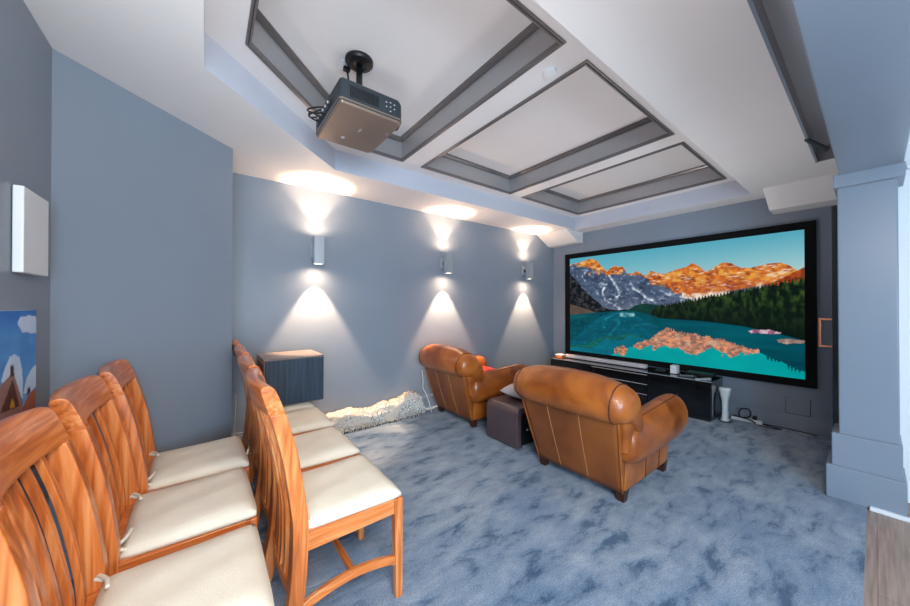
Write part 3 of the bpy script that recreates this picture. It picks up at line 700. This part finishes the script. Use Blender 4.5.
cushion('cushion', 'red cushion just showing on the seat of the armchair by the left wall', 'cushion', (-2.935, 2.66, .514), .14, .13, .032, (0, 0, 0), M['red'])

# ---------------------------------------------------------------- media console
mc = thing('media_console', 'long low glossy black media cabinet under the projection screen', 'cabinet', (-2.155, 4.405, 0))
w, dp, hh = 1.05, .43, .45
MB().box(-w+.02, w-.02, .03, dp, .0, .05).out('plinth', M['black'], mc)
b = MB(); b.box(-w, w, .018, dp, .045, hh-.022); b.out('body', M['gloss'], mc, bevel=.003)
MB().box(-w-.004, w+.004, -.004, dp+.002, hh-.022, hh).out('top', M['gloss'], mc, bevel=.002)
o = MB().box(-w, w, -.007, -.003, hh-.006, hh-.001).out('edge_highlight', M['greyplastic'], mc); o['label'] = 'pale strip painted as the highlight on the front top edge'  # pale strip stands in for the highlight on the top edge
for x0, x1 in ((-w+.004, -.352), (.398, w-.004)):
    d_ = MB().box(x0, x1, 0, .02, .05, hh-.03).out('door', M['gloss'], mc, bevel=.002)
for z0, z1 in ((.05, .17), (.178, .298), (.306, hh-.03)):
    d_ = MB().box(-.346, .392, 0, .02, z0, z1).out('drawer', M['gloss'], mc, bevel=.002)
    MB().box(-.346, .392, -.004, .004, z1-.008, z1-.002).out('pull_strip', M['greyplastic'], d_)
def item(name, label, cat, parts, loc):
    t = thing(name, label, cat, loc)
    for nm, mb, mat, bv in parts: mb.out(nm, mat, t, bevel=bv)
    return t
item('soundbar', 'long pale grey sound bar lying on the black cabinet below the screen', 'speaker', [('body', MB().box(-.60, .60, -.04, .04, .008, .058), M['greyplastic'], .008), ('base', MB().box(-.5, .5, -.035, .035, 0, .01), M['black'], .001)], (-2.45, 4.62, hh))
item('storage_box', 'small light wooden box on the left end of the black cabinet', 'box', [('body', MB().box(-.06, .06, -.05, .05, 0, .045), M['wood_x'], .004), ('lid', MB().box(-.064, .064, -.054, .054, .045, .062), M['whiteplastic'], .003)], (-3.08, 4.50, hh))
item('game_console', 'upright white slab-like console among the gadgets on the black cabinet', 'game console', [('body', MB().box(-.035, .035, -.05, .05, .0, .105), M['whiteplastic'], .006), ('foot', MB().box(-.05, .05, -.05, .05, 0, .008), M['black'], .001)], (-1.52, 4.60, hh))
item('set_top_box', 'flat black set-top box on the right end of the black cabinet', 'set-top box', [('body', MB().box(-.13, .13, -.08, .08, .006, .045), M['black'], .005), ('foot', MB().box(-.11, .11, -.06, .06, 0, .008), M['black'], 0)], (-1.28, 4.69, hh))
for lab, loc, rz in (('thin black remote on the cabinet to the right of the white console', (-1.36, 4.50, hh), .5), ('grey remote lying at the right front corner of the black cabinet', (-1.20, 4.48, hh), 1.1)):
    r_ = thing('remote_control', lab, 'remote control', loc, rz)
    MB().box(-.09, .09, -.02, .02, 0, .018).out('body', M['black'] if 'black remote' in lab else M['greyplastic'], r_, bevel=.004)
    bb = MB()
    for i in range(5):
        for j in (-1, 1): bb.box(-.07+i*.028, -.056+i*.028, j*.009-.004, j*.009+.004, .018, .0205)
    bb.out('button', M['greyplastic'] if 'black remote' in lab else M['black'], r_)
item('game_controller', 'small black gadget beside the white console, left side', 'controller', [('body', MB().box(-.07, .05, -.04, .04, 0, .03), M['black'], .01), ('stick', MB().disc((-.02, 0, .03), .012, .012, 12), M['black'], 0)], (-1.66, 4.58, hh))

# white upright router and the power strip beside the cabinet
rt = thing('router', 'upright white flared plastic device on the floor beside the black cabinet', 'router', (-1.045, 4.66, 0))
b = MB(); R = []
for z_, wx, wy in ((0, .035, .05), (.02, .03, .045), (.12, .026, .035), (.22, .03, .035), (.30, .045, .04), (.35, .055, .04), (.365, .05, .034)):
    R.append([(wx*math.copysign(abs(math.cos(a))**.7, math.cos(a)), wy*math.copysign(abs(math.sin(a))**.7, math.sin(a)), z_) for a in [2*math.pi*q/24 for q in range(24)]])
b.loft(R); b.out('body', M['whiteplastic'], rt, smooth=True)
MB().box(-.04, .04, -.06, .06, 0, .008).out('stand', M['whiteplastic'], rt, bevel=.003)
ps = thing('power_strip', 'white multi-socket power strip on the carpet under the screen', 'power strip', (-.885, 4.79, 0), math.radians(3))
MB().box(-.13, .13, -.03, .03, 0, .035).out('body', M['whiteplastic'], ps, bevel=.006)
for i in range(3): MB().box(-.10+i*.075, -.055+i*.075, -.02, .02, .034, .0365).out('socket', M['greyplastic'], ps)
MB().box(.05, .085, -.018, .018, .036, .075).out('plug', M['cable'], ps, bevel=.004)
def cable(label, pts, r, mat, n=8):
    return tag(MB().tube(catmull(pts, 10), r, n).out('cable', M[mat], smooth=True), label, 'cable')
cable('black cable looped on top of the white power strip', [(-.99, 4.70, .06), (-.90, 4.73, .05), (-.84, 4.72, .09), (-.86, 4.74, .15), (-.93, 4.75, .13), (-.93, 4.72, .06), (-.85, 4.70, .05), (-.80, 4.72, .02)], .007, 'cable')
cable('thin black cable running over the carpet to the right of the power strip', [(-.77, 4.70, .006), (-.66, 4.71, .006), (-.60, 4.74, .006), (-.68, 4.76, .006), (-.75, 4.80, .006), (-.55, 4.82, .006), (-.36, 4.80, .006)], .005, 'cable')
cable('black cable hanging down the right side of the black cabinet', [(-1.09, 4.60, .30), (-1.07, 4.62, .16), (-1.085, 4.58, .06), (-1.05, 4.54, .008), (-.98, 4.58, .008), (-.99, 4.64, .01)], .005, 'cable')

# ---------------------------------------------------------------- rolled rug along the left wall
rg = thing('rolled_rug', 'folded cream patterned shaggy rug lying along the left wall', 'rug', (-3.36, 1.45, 0))
b = MB(); R = []; n1, n2 = 60, 34
rs = np.random.RandomState(5)
lump = rs.rand(n1+1, n2)
for i in range(n1+1):
    tt = i/n1; y = -.68+1.30*tt; endq = min(1, (min(tt, 1-tt)*18+.15))**.5
    hgt = (.175+.06*tt+.025*math.sin(tt*9)+.012*math.sin(tt*23))*endq; ring = []
    for j in range(n2):
        a = 2*math.pi*j/n2; ca, sa = math.cos(a), math.sin(a)
        x = .088*math.copysign(abs(ca)**.6, ca)+.012*math.sin(tt*14+j)*.4; z = hgt/2+hgt/2*math.copysign(abs(sa)**.75, sa)
        q = (lump[i, j]-.5)*.032
        ring.append((x+q*ca, y, max(.002, z+q*sa)))
    R.append(ring)
b.loft(R); b.out('folded_pile', M['rug'], rg, smooth=True)
b = MB()
for i in range(70):
    y = -.66+1.26*i/69; x = .085+.006*math.sin(i*2.1)
    b.tube([(x, y, .05), (x+.014, y+.004*math.sin(i), .025), (x+.018, y+.01*math.sin(i*1.7), .004)], .004, 5)
b.out('fringe', M['rug'], rg, smooth=True)
b = MB(); b.box(.02, .095, -.66, .60, .001, .012); b.out('shadow_strip', M['projdark'], rg)  # dark strip in place of the shadow under the rug
cable('white cable dropping to the carpet behind the armchair by the left wall', [(-3.40, 2.10, .50), (-3.39, 2.11, .36), (-3.41, 2.12, .28), (-3.35, 2.135, .2), (-3.31, 2.15, .1), (-3.285, 2.165, .006)], .006, 'cablewhite')

# ---------------------------------------------------------------- dining chairs
POST = [(-.06, 0), (-.014, .22), (0, .45), (-.010, .58), (-.036, .75), (-.074, .90), (-.112, 1.02)]
PC = [(p.x, p.y) for p in catmull([(a, c, 0) for a, c in POST], 6)]
def ypost(z):
    return float(np.interp(z, [p[1] for p in PC], [p[0] for p in PC]))
def hw(z): return float(np.interp(z, [0, .45, 1.02], [.222, .218, .196]))    # half width to post centre
def make_chair():
    t = thing('dining_chair', 'x', 'chair', (0, 0, 0), 0, 'wooden dining chairs in two rows')
    for s in (-1, 1):
        rings = []
        for y, z in [p for p in PC if p[1] < .905]+[(ypost(.905), .905)]:
            x = s*hw(z); d_ = .028-.002*z; rings.append([(x-.021, y-d_, z), (x+.021, y-d_, z), (x+.021, y+d_, z), (x-.021, y+d_, z)])
        b = MB(); b.loft(rings); b.out('rear_leg', M['wood_v'], t, bevel=.004)
        b = MB(); x = s*.222; b.loft([[(x+dx*.016, .405+dy*.016, 0) for dx, dy in ((-1, -1), (1, -1), (1, 1), (-1, 1))], [(x+dx*.02, .40+dy*.02, .44) for dx, dy in ((-1, -1), (1, -1), (1, 1), (-1, 1))]])
        b.out('front_leg', M['wood_v'], t, bevel=.003)
    # curved top rail, hollowed in plan
    nu = 16; rings = []
    for i in range(nu+1):
        u = -1+2*i/nu; x = u*(hw(.97)+.021); cv = -.026*(1-u*u); ring = []
        for (dz, dy) in ((.902, -.027), (.96, -.026), (.998, -.024), (1.010, -.016), (1.014, .002), (1.010, .016), (.998, .023), (.96, .026), (.902, .027)):
            ring.append((x, ypost(dz)+cv+dy, dz-.004*u**6*(dz > .95)))
        rings.append(ring)
    b = MB(); b.loft(rings); b.out('top_rail', M['wood_x'], t, bevel=.003)
    b = MB(); zz = .215; rings = []
    for i in range(9):
        u = -1+2*i/8; x = u*(hw(zz)-.01); y = ypost(zz)-.018*(1-u*u); rings.append([(x, y-.01, zz-.022), (x, y+.01, zz-.022), (x, y+.01, zz+.022), (x, y-.01, zz+.022)])
    b.loft(rings); b.out('lower_rail', M['wood_x'], t, bevel=.002)
    for i in range(6):
        u = -.72+1.44*i/5; rings = []
        for j in range(15):
            z = .23+(.91-.23)*j/14; x = u*(hw(z)-.01); cv = (-.018-.02*(z-.23)/.68)*(1-u*u); y = ypost(z)+cv
            rings.append([(x-.0125, y-.008, z), (x+.0125, y-.008, z), (x+.0125, y+.008, z), (x-.0125, y+.008, z)])
        b = MB(); b.loft(rings); b.out('slat', M['wood_v'], t, bevel=.002)
    # seat frame
    b = MB()
    b.box(-.205, .205, .392, .415, .375, .44); b.box(-.2, .2, -.012, .012, .375, .44)
    for s in (-1, 1):
        x = s*.222; b.box(x-.012, x+.012, .02, .385, .375, .44)
    b.box(-.215, .215, .01, .40, .43, .442); b.out('seat_frame', M['wood_y'], t, bevel=.003)
    for s in (-1, 1):   # arched side stretcher
        rings = []
        for i in range(11):
            v = i/10; y = -.0+.39*v; z = .165+.035*4*v*(1-v); x = s*.222; rings.append([(x-.01, y, z-.018), (x+.01, y, z-.018), (x+.01, y, z+.018), (x-.01, y, z+.018)])
        b = MB(); b.loft(rings); b.out('side_stretcher', M['wood_y'], t, bevel=.003)
    MB().box(-.212, .212, .19, .21, .182, .215).out('cross_stretcher', M['wood_x'], t, bevel=.003)
    # loose canvas cushion
    n = 16; V = []; F = []
    for side in (1, 0):
        for j in range(n+1):
            for i in range(n+1):
                a = -1+2*i/n; b_ = -1+2*j/n; r = (abs(a)**6+abs(b_)**6)
                sx = .218+.018*(b_+1)/2; x = a*sx*(1-.03*abs(b_)**8); y = .222+b_*.202*(1-.03*abs(a)**8)
                e = max(0, 1-max(abs(a), abs(b_))**7)
                z = .443+(.040*(.35+.65*e)+.004*(1-a*a)*(1-b_*b_)+.0015*math.sin(9*a+3*b_) if side else 0)
                V.append((x, y, z))
    m = (n+1)**2
    for s in (0, 1):
        for j in range(n):
            for i in range(n): q = s*m+j*(n+1)+i; F.append((q, q+1, q+n+2, q+n+1))
    edge = [i for i in range(n+1)]+[(j+1)*(n+1)-1 for j in range(1, n+1)]+[n*(n+1)+i for i in range(n-1, -1, -1)]+[j*(n+1) for j in range(n-1, 0, -1)]
    for a, b_ in zip(edge, edge[1:]+edge[:1]): F.append((a, b_, b_+m, a+m))
    cu = mesh('seat_cushion', V, F, M['fabric'], t, smooth=True)
    for s in (-1, 1):
        b = MB(); x = s*.19
        b.tube(catmull([(x, .04, .462), (x+.012*s, .008, .475), (x+.03*s, -.012, .47), (x+.012*s, .01, .482), (x-.03*s, .035, .488), (x-.075*s, .045, .489)], 5), [.006]*3+[.009]*8+[.006]*15, 6)
        b.out('tie', M['fabric'], cu, smooth=True)
    return t
ch = make_chair(); ch.location = (-1.535, .28, 0); ch.rotation_euler = (0, 0, 0)
ch['label'] = 'orange wooden slat-back chair in the front row with its front leg in full view'
dup(ch, (-2.045, .285, 0), 'orange wooden slat-back chair in the front row, between two chairs with bare cushions', math.radians(.8))
dup(ch, (-2.575, .30, 0), 'orange wooden slat-back chair in the front row immediately beside the black subwoofer', math.radians(-.6))
dup(ch, (-3.085, .30, 0), 'orange wooden slat-back chair carrying the black subwoofer on its seat', 0)
dup(ch, (-1.235, -.268, 0), 'orange wooden slat-back chair nearest the camera in the row along the back wall', 0)
dup(ch, (-1.76, -.258, 0), 'orange wooden slat-back chair in the middle of the row of three along the back wall', math.radians(1))
dup(ch, (-2.25, -.245, 0), 'orange wooden slat-back chair standing closest to the diagonal wall, end of the rear row', math.radians(2))

# subwoofer on the last seat
sb = thing('subwoofer', 'boxy black subwoofer with dark grille sitting on a chair in the front row', 'subwoofer', (-3.09, .575, .49))
MB().box(-.21, .208, -.225, .225, .0, .385).out('cabinet', M['subbody'], sb, bevel=.008)
MB().box(.205, .222, -.215, .215, .012, .372).out('grille', M['grille'], sb, bevel=.004)
MB().box(-.19, .19, -.228, -.224, .03, .34).out('rear_plate', M['black'], sb)

cable('black cable curling on the floor behind the front row by the left corner', [(-3.02, .24, .02), (-2.9, .20, .03), (-2.72, .16, .05), (-2.62, .12, .02), (-2.7, .06, .006), (-2.85, .10, .006)], .006, 'cable')
cable('thin white cable hanging down behind the front row of chairs', [(-3.30, .20, .55), (-3.22, .19, .35), (-3.12, .17, .12), (-3.05, .14, .006), (-2.9, .13, .006), (-2.75, .17, .006)], .004, 'cablewhite')

# ---------------------------------------------------------------- lights
def lamp(name, kind, loc, power, col, rot=(0, 0, 0), **kw):
    l = bpy.data.lights.new(name, kind); l.energy = power; l.color = col
    for a, b_ in kw.items(): setattr(l, a, b_)
    o = bpy.data.objects.new(name, l); C.objects.link(o); o.location = loc; o.rotation_euler = rot; return o
for y, z in ((.87, 1.702), (2.46, 1.705), (4.055, 1.71)):
    for up in (0, 1):
        zz = z+.268+.004 if up else z-.004; rot = (math.pi, 0, 0) if up else (0, 0, 0)
        lamp('sconce_beam', 'SPOT', (XS+.1325, y, zz), (44 if up else 180), (1, .67, .42), rot, spot_size=math.radians(76 if up else 64), spot_blend=.45 if up else .4, shadow_soft_size=.012)
        lamp('sconce_spill', 'SPOT', (XS+.1325, y, zz), 18, (1, .68, .44), rot, spot_size=math.radians(174), spot_blend=1.0, shadow_soft_size=.02)
# cool area light added in place of daylight at the hall window
lamp('hall_cool_fill', 'AREA', (1.97, -.4, 1.25), 185, (.55, .79, 1), (0, math.radians(90), math.radians(-25)), shape='RECTANGLE', size=1.3, size_y=2.2)
# added fill spots aimed upward to brighten the ceiling
lamp('ceiling_fill', 'SPOT', (-.75, .25, 1.25), 46, (1, .95, .92), (math.radians(180-8), 0, math.radians(52)), spot_size=math.radians(150), spot_blend=.9, shadow_soft_size=.2)
lamp('ceiling_fill', 'SPOT', (-1.55, 3.35, .75), 56, (1, .96, .94), (math.radians(180), 0, 0), spot_size=math.radians(165), spot_blend=.9, shadow_soft_size=.25)
# warm fill disk added beside the camera to brighten chairs and carpet
d_ = Vector((-1.55, .75, .45))-Vector((.35, .2, 2.0))
lamp('warm_fill', 'AREA', (.35, .2, 2.0), 38, (1, .87, .72), d_.to_track_quat('-Z', 'Y').to_euler(), shape='DISK', size=.7)

w = bpy.data.worlds.new('World'); SC.world = w; w.use_nodes = True
w.node_tree.nodes['Background'].inputs['Color'].default_value = (.72, .85, 1, 1)
w.node_tree.nodes['Background'].inputs['Strength'].default_value = .6

# ---------------------------------------------------------------- camera
cd = bpy.data.cameras.new('camera'); cam = bpy.data.objects.new('camera', cd); C.objects.link(cam); SC.camera = cam
cd.sensor_width = 36; cd.lens = 323.28/910*36; cd.clip_start = .02
cam.location = (0, 0, 1.3); cam.rotation_euler = (math.radians(90+.341), 0, math.radians(52.463))
SC.view_settings.view_transform = 'Standard'; SC.view_settings.look = 'None'; SC.view_settings.gamma = 1; SC.view_settings.exposure = 0; SC.view_settings.use_curve_mapping = False
